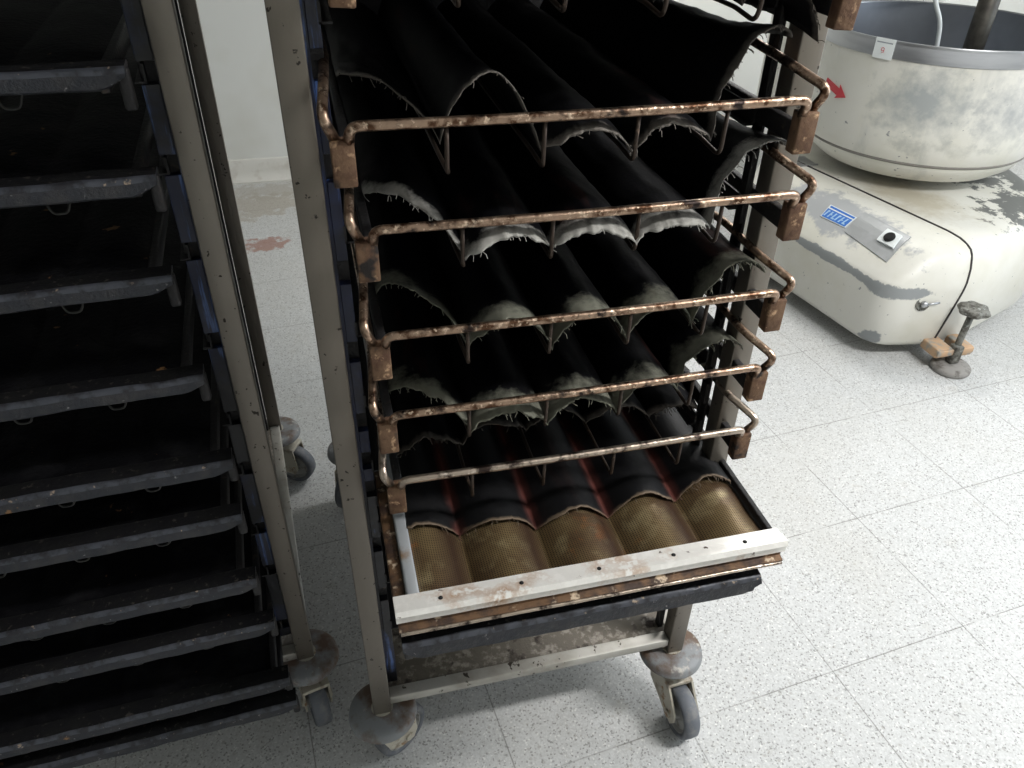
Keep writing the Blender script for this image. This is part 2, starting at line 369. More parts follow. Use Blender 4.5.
# ------------------------------------------------------------------ caster
def caster(parent, loc, swivel, h=.17, rw=.056, off=.05):
    """housing mesh (part) with bumper disc, tyre and wheel core as sub-parts; local axis: wheel trails towards -y"""
    bm = bmesh.new()
    lathe(bm, [(0, h), (.02, h), (.02, h-.035), (.034, h-.038), (.034, h-.052), (0, h-.052)], seg=24)
    for s in (-1, 1):     # fork plates
        n = 8; pts = []
        prof = [(.03, h-.045), (-.03, h-.045)]
        P = [(.030, h-.05), (.012, rw+.01), (-off+.02, rw-.012), (-off-.012, rw-.018), (-off-.022, rw), (-off-.02, rw+.02), (-.055, h-.05)]
        A = [bm.verts.new((s*.023, p[0], p[1])) for p in P]; B = [bm.verts.new((s*.027, p[0], p[1])) for p in P]
        bm.faces.new(A); bm.faces.new(B[::-1])
        for i in range(len(P)):
            j = (i+1) % len(P); bm.faces.new((A[i], A[j], B[j], B[i]))
    box(bm, (-.027, -.056, h-.056), (.027, .031, h-.046), .003)
    Mx = Matrix.Translation((0, -off, rw)) @ Matrix.Rotation(PI/2, 4, 'Y')
    lathe(bm, [(0, -.031), (.009, -.031), (.009, .031), (0, .031)], Mx, 12)
    o = hard(link('caster', bm, M['fork'], parent))
    o.location = loc; o.rotation_euler = (0, 0, swivel)
    bm = bmesh.new()
    lathe(bm, [(0, h-.002), (.045, h-.002), (.056, h-.004), (.061, h-.009), (.063, h-.020), (.060, h-.021), (.056, h-.012), (.03, h-.010), (0, h-.010)], seg=48)
    hard(link('bumper_disc', bm, M['disc'], o), 50)
    bm = bmesh.new()
    lathe(bm, [(rw-.014, -.015), (rw-.006, -.017), (rw-.001, -.013), (rw, 0), (rw-.001, .013), (rw-.006, .017), (rw-.014, .015)], Mx, 48, close=True)
    link('tyre', bm, M['tyre'], o)
    bm = bmesh.new()
    lathe(bm, [(0, -.019), (.014, -.019), (.016, -.010), (rw-.02, -.008), (rw-.016, -.014), (rw-.0135, -.014), (rw-.0135, .014), (rw-.016, .014), (rw-.02, .008), (.016, .010), (.014, .019), (0, .019)], Mx, 40)
    hard(link('wheel_core', bm, M['wheelhub'], o), 40)
    return o

# ------------------------------------------------------------------ rack trolley
PW = .032
def rack(loc, rz, label, W, D, H, h, levels, film_side, postm, swiv, gap, bz=.018):
    """local origin under the middle of the front-left post; W between post centres, D between front and rear posts"""
    R = empty('rack_trolley', loc, rz, label, 'rack')
    a = PW/2
    for x, y in ((0, 0), (W, 0), (0, D), (W, D)):
        bm = bmesh.new(); box(bm, (x-a, y-a, h), (x+a, y+a, H), .002); link('post', bm, postm, R)
    for y in (0, D):
        bm = bmesh.new(); box(bm, (a, y-.012, h+bz), (W-a, y+.012, h+bz+.02), .002); link('base_rail', bm, M['steel_dirty'], R)
        bm = bmesh.new(); box(bm, (a, y-.012, H-.03), (W-a, y+.012, H-.004), .002); link('top_rail', bm, postm, R)
    for x in (0, W):
        bm = bmesh.new(); box(bm, (x-.012, a, h+bz), (x+.012, D-a, h+bz+.02), .002); link('base_rail', bm, M['steel_dirty'], R)
        bm = bmesh.new(); box(bm, (x-.012, a, H-.03), (x+.012, D-a, H-.004), .002); link('top_rail', bm, postm, R)
    if film_side == 'left':
        bm = bmesh.new(); box(bm, (a, D+.014, h+.05), (W-a, D+.016, H-.01)); tag(link('back_panel', bm, M['black_iron'], R, False), 'sooty black back sheet')  # unseen sheet added behind the rack to keep its inside dark
    bm = bmesh.new(); box(bm, (.012, .012, h+bz+.014), (W-.012, D-.012, h+bz+.018)); link('base_plate', bm, M['grime_plate'], R)
    for s, x in ((1, a), (-1, W-a)):
        for y0 in (a+.006, D-a-.036):
            m = M['film'] if (s == 1) == (film_side == 'left') and y0 < .1 else M['black_iron']
            bm = bmesh.new(); wf = {('left', 1): .018, ('right', -1): .024}.get((film_side, s), .009)
            x0, x1 = sorted((x, x+s*.004)); box(bm, (x0, y0, h+.036), (x1, y0+.02, H-.03))
            x0, x1 = sorted((x+s*.004, x+s*wf)); zz = [h+.036]+[q for z in sorted(levels) for q in (z+gap[0], z+gap[1])]+[H-.03]
            for za, zb in zip(zz[::2], zz[1::2]):
                if zb-za > .01: box(bm, (x0, y0, za), (x1, y0+.012, zb), .001)
            if y0 < .1:
                b2 = bmesh.new(); box(b2, (x0, y0+.013, h+.036), (x1, y0+.015, H-.03)); link('upright_web', b2, M['black_iron'], R, False)
            tag(link('runner_upright', bm, m, R, False), 'upright still wearing scratched blue film' if m is M['film'] else None)
        for z in levels:
            bm = bmesh.new(); x0, x1 = sorted((x+s*.0005, x+s*.0035)); box(bm, (x0+s*.016, a+.004, z), (x1+s*.016, D-a-.004, z+.022))
            x0, x1 = sorted((x+s*.0165, x+s*.030)); box(bm, (x0, a+.004, z), (x1, D-a-.004, z+.0025))
            link('tray_runner', bm, M['black_iron'], R, False)
    for (x, y), (ang, off) in zip(((0, 0), (W, 0), (0, D), (W, D)), swiv):
        caster(R, (x, y, 0), ang, h=h, off=off)
    return R

# ------------------------------------------------------------------ wire baguette mould with burnt cloth
TD = .76
def rag(u, seed, k): return noise.noise(V(u*k, seed*3.1, .5))

def add_cloth(bm, W, D, amps, offs, droop, right, left, zc, seed, diag=0.0, nu=190, nv=34, thick=.0022, rg=1.0, power=.75, x0=.012, flat=0, pit=None, ph=0.0):
    n = len(amps); uv = bm.loops.layers.uv.verify(); rnd = random.Random(seed)
    w = W-2*x0; pitch = pit or w/n; cols = []; inf = []
    for i in range(nu+1):
        u = w*i/nu; q = (u+ph)/pitch; k = min(int(q), n-1); t = q-k
        def mixp(arr):
            # blend to the neighbour near the cusp
            v = arr[k]
            if t < .18 and k > 0: v = arr[k-1]*(.5-t/.36)+arr[k]*(.5+t/.36)
            if t > .82 and k < n-1: v = arr[k]*(.5+(1-t)/.36)+arr[k+1]*(.5-(1-t)/.36)
            return v
        yf = mixp(offs)+rg*(.010*rag(u, seed, 26)+.006*rag(u, seed+7, 90)+rnd.uniform(-.0018, .0018))
        if diag and q < 1: yf += diag*(1-q)**.9+.012*rag(u, seed+3, 60)
        arch = max(0, math.sin(PI*t))**power*amps[k]
        rr = max(0, (u-w*.80)/(w*.20)); rl = max(0, (w*.13-u)/(w*.13))
        col = []
        for j in range(nv+1):
            s = j/nv; d = (s**1.7)*(D-yf)
            y = yf+d
            e = math.exp(-d/.055)
            z = zc+arch*(1+.18*e)-mixp(droop)*math.exp(-d/.022)*(.35+.65*math.sin(PI*t))
            z += right*rr**1.3*(.68+.32*math.exp(-d/.16))+left*rl**1.3*(.3+.7*math.exp(-d/.2))
            z += .004*noise.noise(V(u*16, d*9, seed))+.002*noise.noise(V(u*60, d*40, seed))*(1-flat)
            x = x0+u+.010*e*noise.noise(V(q*1.3, seed, 2))*(1-flat)
            col.append((V(x, y, z), d))
        L = 0; c2 = [(col[0][0], 0.0)]
        for a, b in zip(col, col[1:]): L += (b[0]-a[0]).length; c2.append((b[0], L))
        cols.append(c2); inf.append(u)
    vt = [[bm.verts.new(c[0]) for c in col] for col in cols]
    faces = []
    for i in range(nu):
        for j in range(nv):
            f = bm.faces.new((vt[i][j], vt[i+1][j], vt[i+1][j+1], vt[i][j+1])); faces.append(f)
            for l, (a, b) in zip(f.loops, ((i, j), (i+1, j), (i+1, j+1), (i, j+1))): l[uv].uv = (inf[a], cols[a][b][1])
    # underside copy + front hem for real thickness
    vb = [[bm.verts.new(c[0]-V(0, 0, thick)) for c in col] for col in cols]
    for i in range(nu):
        for j in range(nv):
            f = bm.faces.new((vb[i][j+1], vb[i+1][j+1], vb[i+1][j], vb[i][j]))
            for l, (a, b) in zip(f.loops, ((i, j+1), (i+1, j+1), (i+1, j), (i, j))): l[uv].uv = (inf[a], cols[a][b][1])
        f = bm.faces.new((vt[i+1][0], vt[i][0], vb[i][0], vb[i+1][0]))
        for l in f.loops: l[uv].uv = (inf[i], 0)
        bm.faces.new((vt[i][nv], vt[i+1][nv], vb[i+1][nv], vb[i][nv]))
    for i in (0, nu):
        for j in range(nv):
            f = bm.faces.new((vt[i][j], vt[i][j+1], vb[i][j+1], vb[i][j]))
            for l in f.loops: l[uv].uv = (inf[i], cols[i][j][1]+.01)
    # loose threads on the torn edge
    for _ in range(int(70*rg)):
        i = rnd.randrange(nu+1) if rnd.random() < .6 else rnd.choice([rnd.randrange(0, nu//6), rnd.randrange(nu*5//6, nu)])
        p = cols[i][0][0]; L = rnd.uniform(.004, .015)
        d = V(rnd.uniform(-.8, .8), -1, rnd.uniform(-1.0, .5)).normalized()
        g = V(rnd.uniform(-.4, .4), 0, -rnd.random()*.8)
        nfc = len(bm.faces)
        tube(bm, [p+V(0, .003, -.001), p+d*L*.5, p+d*L*.8+g*L*.4], .0005, 4)
        bm.faces.ensure_lookup_table()
        for f in bm.faces[nfc:]:
            for l in f.loops: l[uv].uv = (inf[i], 0)

def mould(loc, rz, label, group, W, amps, offs, droop, right, left, seed, cm, diag=0.0, rodm=None, zc=.020, hooks=(1, 2, 3, 4)):
    """wire frame baguette mould; local origin at the left front, z=0 at the foot of the corner blocks"""
    T = empty('baguette_mould', loc, rz, label, 'baking tray', group)
    rodm = rodm or M['rod']; r = .0055; n = 5; D = TD
    for s in (0, 1):
        X = (lambda q: q) if s == 0 else (lambda q: W-q)
        bm = bmesh.new(); a, b = sorted((X(.001), X(.025)))
        box(bm, (a, 0, 0), (b, .018, .048), .002); link('corner_block', bm, M['rust_block'], T)
        bm = bmesh.new(); a, b = sorted((X(.013), X(.024)))
        box(bm, (a, .018, .010), (b, D, .034), .002); link('side_rail', bm, M['black_iron'], T)
        bm = bmesh.new()
        i1, i2 = (.003, .008) if s == 0 else (.027, .031)
        P = [V(X(.008), .012, .044), V(X(-.003), .0, .072), V(X(i1), .050, .092), V(X(i2), .13, .098), V(X(i2), D*.5, .080), V(X(i2), D, .066)]
        tube(bm, rounded(P, .013), r, 10); link('side_rod', bm, rodm, T)
    bm = bmesh.new()
    P = [V(.020, .006, .044), V(.022, -.004, .064), V(W-.022, -.004, .064), V(W-.020, .006, .044)]
    P = rounded(P, .014)
    # a faint sag so the long bar is not ruler straight
    Q = []
    for p, q in zip(P, P[1:]):
        m = 10 if (q-p).length > .2 else 1
        for k in range(m): Q.append(p.lerp(q, k/m))
    Q.append(P[-1])
    for p in Q: p.z += -.002*math.sin(PI*p.x/W)+.0006*noise.noise(V(p.x*12, seed, 0))
    tube(bm, Q, r, 12); link('front_rod', bm, rodm, T)
    for k in hooks:
        x = .014+(W-.028)*k/n; bm = bmesh.new()
        P = [V(x, -.002, .062), V(x, 0, .012), V(x+.003, .012, .004), V(x, .05, .010), V(x, D*.5, .012), V(x, D, .012)]
        tube(bm, rounded(P, .008, 4), .0026, 8); link('support_wire', bm, M['hook'], T)
    bm = bmesh.new()
    add_cloth(bm, W, D-.01, amps, offs, droop, right, left, zc, seed, diag, x0=.023)
    link('cloth_liner', bm, cm, T)
    return T

# ------------------------------------------------------------------ flat black tray
def flat_tray(loc, rz, label, group, W, seed, lk=1.0, cx=1):
    """local origin at the right front top corner (cx=1) or at the left one (cx=0)"""
    T = empty('baking_tray', loc, rz, label, 'baking tray', group)
    xs, xe = (-W, 0) if cx else (0, W); rnd = random.Random(seed); D = TD-.02
    # front bar: a worn folded lip, top sloping back
    bm = bmesh.new(); nu = 60; rows = []
    prof = [(.012, -.013), (.002, -.0155), (-.001, -.013), (.002, -.001), (.004, .003), (.008, .005), (.030, .0065), (.036, .003), (.030, -.002), (.012, -.004)]
    prof = [(a, b*lk if b < 0 else b) for a, b in prof]
    for i in range(nu+1):
        x = xs+(xe-xs)*i/nu; e = min(1, (min(x-xs, xe-x))/.022)
        rows.append([bm.verts.new((x, p[0]+.0012*noise.noise(V(x*30, seed, q)), (p[1]*(.25+.75*e) if p[1] < 0 else p[1])+.0016*noise.noise(V(x*22, seed*1.7, q*.3)))) for q, p in enumerate(prof)])
    for A, B in zip(rows, rows[1:]):
        for k in range(len(prof)): bm.faces.new((A[k], A[(k+1) % len(prof)], B[(k+1) % len(prof)], B[k])).material_index = {2: 0, 1: 0, 3: 1, 4: 1}.get(k, 2)
    bm.faces.new(rows[0]); bm.faces.new(rows[-1][::-1])
    hard(link('front_lip', bm, None, T, mats=[M['tray_edge'], M['tray_worn'], M['tray_top']]), 45)
    # deck with five shallow waves
    bm = bmesh.new(); nv = 24; A = []
    for i in range(81):
        x = xs+.022+(W-.044)*i/80; t = (i/80*5) % 1
        A.append([bm.verts.new((x, .024+(D-.03)*j/nv, -.006+(.008*abs(math.sin(PI*t))**.8)*min(1, j/3)+.002*noise.noise(V(x*18, j*.6, seed)))) for j in range(nv+1)])
    for i in range(80):
        for j in range(nv): bm.faces.new((A[i][j], A[i+1][j], A[i+1][j+1], A[i][j+1]))
    g = bmesh.ops.extrude_face_region(bm, geom=bm.faces[:]); bmesh.ops.translate(bm, vec=(0, 0, -.002), verts=[v for v in g['geom'] if isinstance(v, bmesh.types.BMVert)])
    link('deck', bm, M['tray_black'], T)
    for s in (0, 1):
        bm = bmesh.new(); a, b = (xs+.020, xs+.030) if s == 0 else (xe-.030, xe-.020)
        box(bm, (a, .022, -.024), (b, D, -.002), .002); link('side_bar', bm, M['black_iron'], T)
        bm = bmesh.new(); a, b = (xs+.002, xs+.014) if s == 0 else (xe-.010, xe+.002)
        box(bm, (a, .012, -.040), (b, .024, .002), .003); link('corner_bracket', bm, M['black_iron'], T)
    for k in range(1, 5):
        x = xs+W*k/5+rnd.uniform(-.006, .006); bm = bmesh.new(); q = .016
        P = [V(x-q, .016, -.006), V(x-q*.45, .012, -.030), V(x+q*.45, .012, -.030), V(x+q, .016, -.006)]
        tube(bm, rounded(P, .005, 3), .0014, 8); link('wire_hook', bm, M['tray_wire'], T)
    return T

# ------------------------------------------------------------------ main rack and its moulds
MZ = [1.325, 1.194, 1.084, .953, .837, .720]    # foot of the corner blocks
rack((-.016, .85, 0), 0, 'stainless steel bakery rack in the centre holding wire moulds with burnt cloth', .576, .76, 1.68, .17,
     [z+.006 for z in MZ]+[.655, .60, 1.484, 1.594, .48, .36], 'left', M['steel'], [(2.2, .034), (.06, .072), (-.5, .04), (.4, .04)], (.076, .108))
MG = 'wire baguette moulds with burnt cloth'
top_mould = mould((0.024, .775, MZ[0]+.038), 0, 'wire baguette mould cut off by the photo top, only its blocks and hooks showing', MG, .543,
      [.045, .045, .05, .045, .04], [.02, .03, .02, .03, .02], [.01]*5, -.03, 0, 3, M['cloth_clean'])
top_mould.rotation_euler.y = .068      # sits askew, left corner higher
mould((0.010, .778, MZ[1]), 0, 'wire baguette mould with its cloth curling high at the right, in front of mixer bowl', MG, .543,
      [.030, .062, .034, .030, .045], [.05, .055, -.004, -.002, .05], [.0, .0, .014, .012, .0], .100, .02, 11, M['cloth_edge'], .22)
mould((0.024, .778, MZ[2]), 0, 'wire baguette mould with a wide pale floury cloth edge hanging under its bar', MG, .543,
      [.030, .028, .028, .028, .040], [-.004, -.006, -.006, -.005, .03], [.012, .018, .018, .018, .0], .082, .01, 23, M['cloth_dusty'], .17, zc=.027)
mould((0.027, .775, MZ[3]), 0, 'wire baguette mould with grey greasy humps above its bar, second below the curled cloth', MG, .543,
      [.030, .044, .046, .042, .040], [.03, .004, .000, .000, .03], [0, .008, .010, .008, 0], .060, .02, 31, M['cloth_green'], .13)
mould((0.027, .775, MZ[4]), 0, 'wire baguette mould second above the perforated mould, with tattered yellowish cloth fringe', MG, .543,
      [.026, .034, .036, .036, .032], [.0, .002, -.002, .004, .05], [.01, .02, .014, .004, 0], .045, .01, 47, M['cloth_green'], .10)
mould((0.031, .783, MZ[5]), 0, 'lowest wire baguette mould, bright worn bar directly above the perforated mould', MG, .543,
      [.020, .022, .022, .022, .022], [.10, .11, .12, .11, .10], [0]*5, -.012, 0, 59, M['cloth_clean'], rodm=M['rod_pale'])

mould((.010, .778, 1.478), 0, 'wire baguette mould above the photo edge at the top of the centre rack', MG, .543, [.045]*5, [.02]*5, [.01]*5, 0, 0, 83, M['cloth_clean'])  # out of view, added to keep light off the cloths below
mould((.010, .778, 1.588), 0, 'highest wire baguette mould of the centre rack, well above the photo edge', MG, .543, [.045]*5, [.02]*5, [.01]*5, 0, 0, 89, M['cloth_clean'])  # second out-of-view mould, added for the same shading

# framed perforated mould, pulled out
FW, FD = .552, .78
T = empty('perforated_mould', (.020, .640, .655), 0, 'pulled-out baguette mould with white aluminium frame and brown perforated waves', 'baking tray')
bm = bmesh.new(); rows = []
prof = [(.000, .000), (-.002, .006), (.003, .008), (.003, .021), (0, .024), (.004, .030), (.034, .026), (.036, .022), (.036, .004), (.030, 0)]
def sweep_x(prof, x0, x1, n, mitre=None, nz=.0006, seed=0):
    bm = bmesh.new(); R = []
    for i in range(n+1):
        t = i/n
        ring = []
        for (y, z) in prof:
            a = x0+(mitre*(y) if mitre else 0); b = x1-(mitre*(y) if mitre else 0); x = a+(b-a)*t
            ring.append(bm.verts.new((x, y, z+nz*noise.noise(V(x*20, y*50, seed)))))
        R.append(ring)
    m = len(prof)
    for A, B in zip(R, R[1:]):
        for k in range(m): bm.faces.new((A[k], A[(k+1) % m], B[(k+1) % m], B[k]))
    bm.faces.new(R[0]); bm.faces.new(R[-1][::-1])
    return bm
hard(tag(link('front_moulding', sweep_x([(.003, .010), (.003, .021), (0, .024), (.004, .031), (.019, .0295), (.0205, .0268), (.034, .0262), (.036, .010)], 0, FW, 50, .0), M['alu'], T), 'bright white aluminium moulding with rust spots'), 30)
bm = sweep_x([(.004, -.003), (-.004, -.002), (-.005, .002), (.004, .004), (.004, .010), (.03, .010), (.03, -.003)], .002, FW-.006, 50)
hard(tag(link('front_lower_lip', bm, M['alu_rust'], T), 'rusty brown lower lip'), 30)
bm = sweep_x([(-.004, .0015), (-.0075, .0005), (-.0085, -.002), (-.006, -.0042), (-.003, -.0035)], .004, FW-.008, 50)
link('lip_bead', bm, M['rod_pale'], T)
bm = bmesh.new(); box(bm, (0, .036, .0), (.017, FD, .016), .002); tag(link('side_flange', bm, M['alu_rust'], T), 'orange rusted left flange')
bm = bmesh.new(); box(bm, (.018, .030, .004), (.035, FD, .026), .003); link('side_moulding', bm, M['alu_grey'], T)
bm = bmesh.new(); box(bm, (FW-.010, .036, .0), (FW-.001, FD, .020), .002); link('side_flange', bm, M['black_iron'], T)
bm = bmesh.new(); box(bm, (.0, FD-.02, .0), (FW, FD, .024), .003); link('rear_moulding', bm, M['alu_rust'], T)
for k in range(5):
    bm = bmesh.new(); lathe(bm, [(0, .0300), (.0030, .0300), (.0030, .0285), (0, .0285)], Matrix.Translation((.06+k*.108, .016, .0005)), 12)
    link('rivet_hole', bm, M['hole'], T)
def wave(bm, x0, x1, y0, y1, zb, amp, n, nu=140, nv=40):
    uv = bm.loops.layers.uv.verify(); A = []
    for i in range(nu+1):
        u = (x1-x0)*i/nu; t = ((u+.038)/.113) % 1
        A.append([(bm.verts.new((x0+u, y0+(y1-y0)*j/nv, zb+amp*abs(math.sin(PI*t))**.9+.0015*noise.noise(V(u*20, j*.5, 4)))), u, (y1-y0)*j/nv) for j in range(nv+1)])
    for i in range(nu):
        for j in range(nv):
            q = (A[i][j], A[i+1][j], A[i+1][j+1], A[i][j+1]); f = bm.faces.new([a[0] for a in q])
            for l, a in zip(f.loops, q): l[uv].uv = (a[1], a[2])
bm = bmesh.new(); wave(bm, .034, FW-.012, .034, FD-.02, -.010, .028, 5)
tag(link('perforated_sheet', bm, M['perf'], T), 'brown greasy perforated wave sheet')
bm = bmesh.new()
# black sheet lying on the rear of the waves: own cloth on the same waves
add_cloth(bm, FW-.046+.024, FD-.03, [.030]*5, [.152, .140, .134, .136, .150], [0]*5, 0, 0, -.005, 71, power=.9, pit=.113, ph=.038, nu=170, rg=.55, x0=.012, flat=1)
o = link('black_liner', bm, M['cloth_seam'], T); o.location = (.022, 0, 0)
tag(o, 'black liner with reddish seams over the waves')

flat_tray((.024, .632, .624), 0, 'flat black baking tray tucked right under the white-framed perforated mould', None, .516, 5, lk=1.7, cx=0)

# ------------------------------------------------------------------ left rack and trays
LYAW = .056; LX, LY = -.150, 1.0; LWD = .60
ca, sa = math.cos(LYAW), math.sin(LYAW)
LZ = [1.52, 1.405, 1.290, 1.180, 1.062, .921, .779, .675, .537, .430, .275, .205]
RY = .078
rack((LX-LWD*math.cos(RY), LY-LWD*math.sin(RY), 0), RY, 'stainless steel rack at the left edge packed with black trays', LWD, .73, 1.68, .17,
     [z-.045 for z in LZ if z > .25], 'right', M['steel'], [(.3, .05), (.15, .028), (.4, .04), (1.0, .04)], (-.002, .024), .0)
TG = 'black trays in the left rack'
names = ['highest black tray of the left rack, above the photo edge', 'second highest black tray of the left rack, just above the photo edge',  # these two trays are out of view, added to darken the ones below
         'black baking tray high in the left rack, first front lip visible from the top',
         'black baking tray in the left rack, second lip visible from the top',
         'black baking tray in the left rack, third lip visible from the top',
         'black baking tray in the left rack, fourth lip visible from the top',
         'black baking tray in the left rack, fifth lip from the top',
         'black baking tray in the left rack, sixth lip from the top',
         'black baking tray in the left rack, fourth lip from the bottom',
         'black baking tray in the left rack, third lip from the bottom',
         'black baking tray in the left rack, second lip from the bottom',
         'lowest black baking tray of the left rack, just above the floor']
rx = [-.171, -.171, -.173, -.170, -.181, -.175, -.167, -.173, -.176, -.166, -.165, -.162]
for i, z in enumerate(LZ):
    flat_tray((rx[i]-.001, .86 if z > .2 else .836, z+.005), LYAW, names[i], TG, .535, 100+i*7)

# ------------------------------------------------------------------ dough mixer
OX, OY = 2.2, 2.4
CRE = (.68, .67, .60)
GRY = (.27, .285, .29)
DRK = (.13, .135, .13)
basem = worn_paint('worn_cream_enamel', [
    (-.385, -.14, .355, .10, .40, .10, .12, (.40, .41, .42), 11, 2.2, 4.0),      # grey over the sloping cover: primer, with its shading painted in
    (-.485, -.25, .268, .06, .40, .020, .12, GRY, 11, 1.8), (-.40, -.47, .262, .16, .10, .030, .10, GRY, -8, 1.6),
    (-.44, -.49, .07, .05, .06, .05, .25, GRY, 0, 1.6),
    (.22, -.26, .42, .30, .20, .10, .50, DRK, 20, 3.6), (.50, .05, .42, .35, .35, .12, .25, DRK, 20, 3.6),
    (-.12, -.10, .41, .20, .34, .05, .15, (.50, .46, .37), 12, 1.6, 1.6)])
coverm = basem
bowlm = worn_paint('bowl_cream_enamel', [(-.27, -.34, -.19, .20, .16, .13, -.10, (.37, .39, .39), 0, 3.0, 1.0), (.02, -.43, -.20, .24, .16, .14, .05, (.40, .41, .41), 0, 3.4, .9),
    (-.20, -.38, -.33, .30, .2, .05, .35, (.40, .40, .37), 0, 3.0, .8)], streak=True)
MX = empty('dough_mixer', (OX, OY, 0), 0, 'large white spiral dough mixer with worn paint standing on the floor at right', 'mixer')

poly = [(1.752, 1.885), (2.02, 1.835), (2.66, 2.09), (2.98, 3.30), (2.15, 3.30), (1.615, 2.66)]
def inset_poly(ins):
    n = len(poly); L = []
    for i in range(n):
        a = Vector(poly[i]); b = Vector(poly[(i+1) % n]); d = (b-a).normalized(); nn = Vector((-d.y, d.x))
        L.append((a+nn*ins[i], d))
    out = []
    for i in range(n):
        (p, d), (q, e) = L[i-1], L[i]
        cr = d.x*e.y-d.y*e.x; t = ((q.x-p.x)*e.y-(q.y-p.y)*e.x)/cr
        out.append(p+d*t)
    return out
rads = [.075, .16, .30, .15, .10, .10]
def ring(ins, z, rs=1.0):
    P = inset_poly(ins); n = len(P); out = []
    for i in range(n):
        a, b, c = P[i-1], P[i], P[(i+1) % n]; r = rads[i]*rs
        d1 = (a-b); d2 = (c-b); p = b+d1.normalized()*min(r, d1.length*.45); q = b+d2.normalized()*min(r, d2.length*.45)
        for k in range(11):
            t = k/10; v = p*(1-t)**2+b*2*t*(1-t)+q*t*t; out.append((v.x-OX, v.y-OY, z))
    return out
bm = bmesh.new()
lev = [(.046, .05, .05), (.052, .018, .018), (.075, .0, .0), (.255, .0, .0), (.278, .002, .003), (.292, .005, .012), (.330, .018, .055), (.368, .038, .100),
       (.384, .054, .122), (.395, .078, .145), (.402, .11, .170), (.406, .16, .21)]
rr = [[bm.verts.new(v) for v in ring([f, f*.9, f*.9, f*.5, f*.5, l], z)] for z, f, l in lev]
for A, B in zip(rr, rr[1:]):
    for k in range(len(A)): bm.faces.new((A[k], A[(k+1) % len(A)], B[(k+1) % len(A)], B[k]))
bm.faces.new(rr[0]); bm.faces.new(rr[-1])
bm.normal_update(); bvh = BVHTree.FromBMesh(bm)
hard(link('body', bm, basem, MX), 60)
# seam between side cover and body, found on the surface
pts = []
cen = V(1.92-OX, 2.25-OY, .2); e1 = V(-.215, 1, 0).normalized(); e2 = V(.25, 0, 1).normalized()
for k in range(90):
    a = math.radians(-40+k*2.2)
    h = bvh.ray_cast(cen, -e1*math.cos(a)+e2*math.sin(a))
    if h[0] is not None and h[0].z > .034 and (h[0].y < -.1 or h[0].z > .3): pts.append(h[0])
bm = bmesh.new(); tube(bm, pts, .0042, 8); link('seam', bm, M['seam'], MX)

def decal(name, corners, m, parent, lift=.0015, thick=.002, label=None):
    c = [Vector(p) for p in corners]; nn = (c[1]-c[0]).cross(c[3]-c[0]).normalized()
    bm = bmesh.new(); A = [bm.verts.new(p+nn*lift) for p in c]; B = [bm.verts.new(p+nn*(lift-thick)) for p in c]
    bm.faces.new(A); bm.faces.new(B[::-1])
    for i in range(4): bm.faces.new((A[i], A[(i+1) % 4], B[(i+1) % 4], B[i]))
    o = link(name, bm, m, parent, False)
    if label: o['label'] = label
    return o, nn

# bowl
BX, BY, ZR, BR = 2.287-OX, 2.618-OY, .93, .442
bm = bmesh.new()
Mb = Matrix.Translation((BX, BY, 0))
prof = [(0, .424), (.12, .425), (.26, .434), (.34, .456), (.385, .490), (.405, .522), (.408, .534), (.414, .540), (.424, .60), (.432, .70), (.436, .80), (.437, ZR-.055)]
bo = bmesh.new(); lathe(bo, [(r, z-ZR) for r, z in prof], seg=96)
B = link('bowl', bo, bowlm, MX); B.location = (BX, BY, ZR); hard(B, 50)
bo = bmesh.new(); lathe(bo, [(.437, -.058), (.4415, -.056), (.442, -.012), (.4435, -.006), (.441, 0), (.434, 0), (.430, -.006), (.428, -.064)], seg=96, close=True)
hard(tag(link('rim_band', bo, M['bowl_steel'], B), 'bright stainless rim band'), 40)
bo = bmesh.new(); lathe(bo, [(.429, -.004), (.426, -.15), (.415, -.28), (.37, -.37), (.25, -.405), (0, -.41)], seg=96)
tag(link('bowl_interior', bo, M['bowl_inner'], B), 'dull grey steel inside of the bowl')
bo = bmesh.new(); lathe(bo, [(.4075, .526-ZR), (.412, .530-ZR), (.4118, .5355-ZR), (.4085, .539-ZR)], seg=96, close=True); link('bowl_seam', bo, M['bowlseam'], B)
bm = bmesh.new(); lathe(bm, [(0, .400), (.20, .400), (.19, .415), (.16, .43), (0, .43)], Mb, 48); hard(link('bowl_bearing', bm, M['foot_iron'], MX), 40)
def on_bowl(ang, z, r): return V(r*math.cos(ang), r*math.sin(ang), z-ZR)
def curved(name, a0, a1, z0, z1, r0, r1, m, parent, n=8, pts=None, thick=.002):
    """thin patch wrapped on the bowl; pts: optional outline in (s,t) 0..1"""
    bm = bmesh.new()
    if pts is None:
        G = [[bm.verts.new(on_bowl(a0+(a1-a0)*i/n, z, r)) for z, r in ((z0, r0), (z1, r1))] for i in range(n+1)]
        for i in range(n): bm.faces.new((G[i][0], G[i+1][0], G[i+1][1], G[i][1]))
    else:
        bm.faces.new([bm.verts.new(on_bowl(a0+(a1-a0)*s, z0+(z1-z0)*t, r0+(r1-r0)*t)) for s, t in pts])
    g = bmesh.ops.extrude_face_region(bm, geom=bm.faces[:])
    for v in g['geom']:
        if isinstance(v, bmesh.types.BMVert):
            q = Vector((v.co.x, v.co.y, 0)).normalized(); v.co += q*thick
    return link(name, bm, m, parent, False)
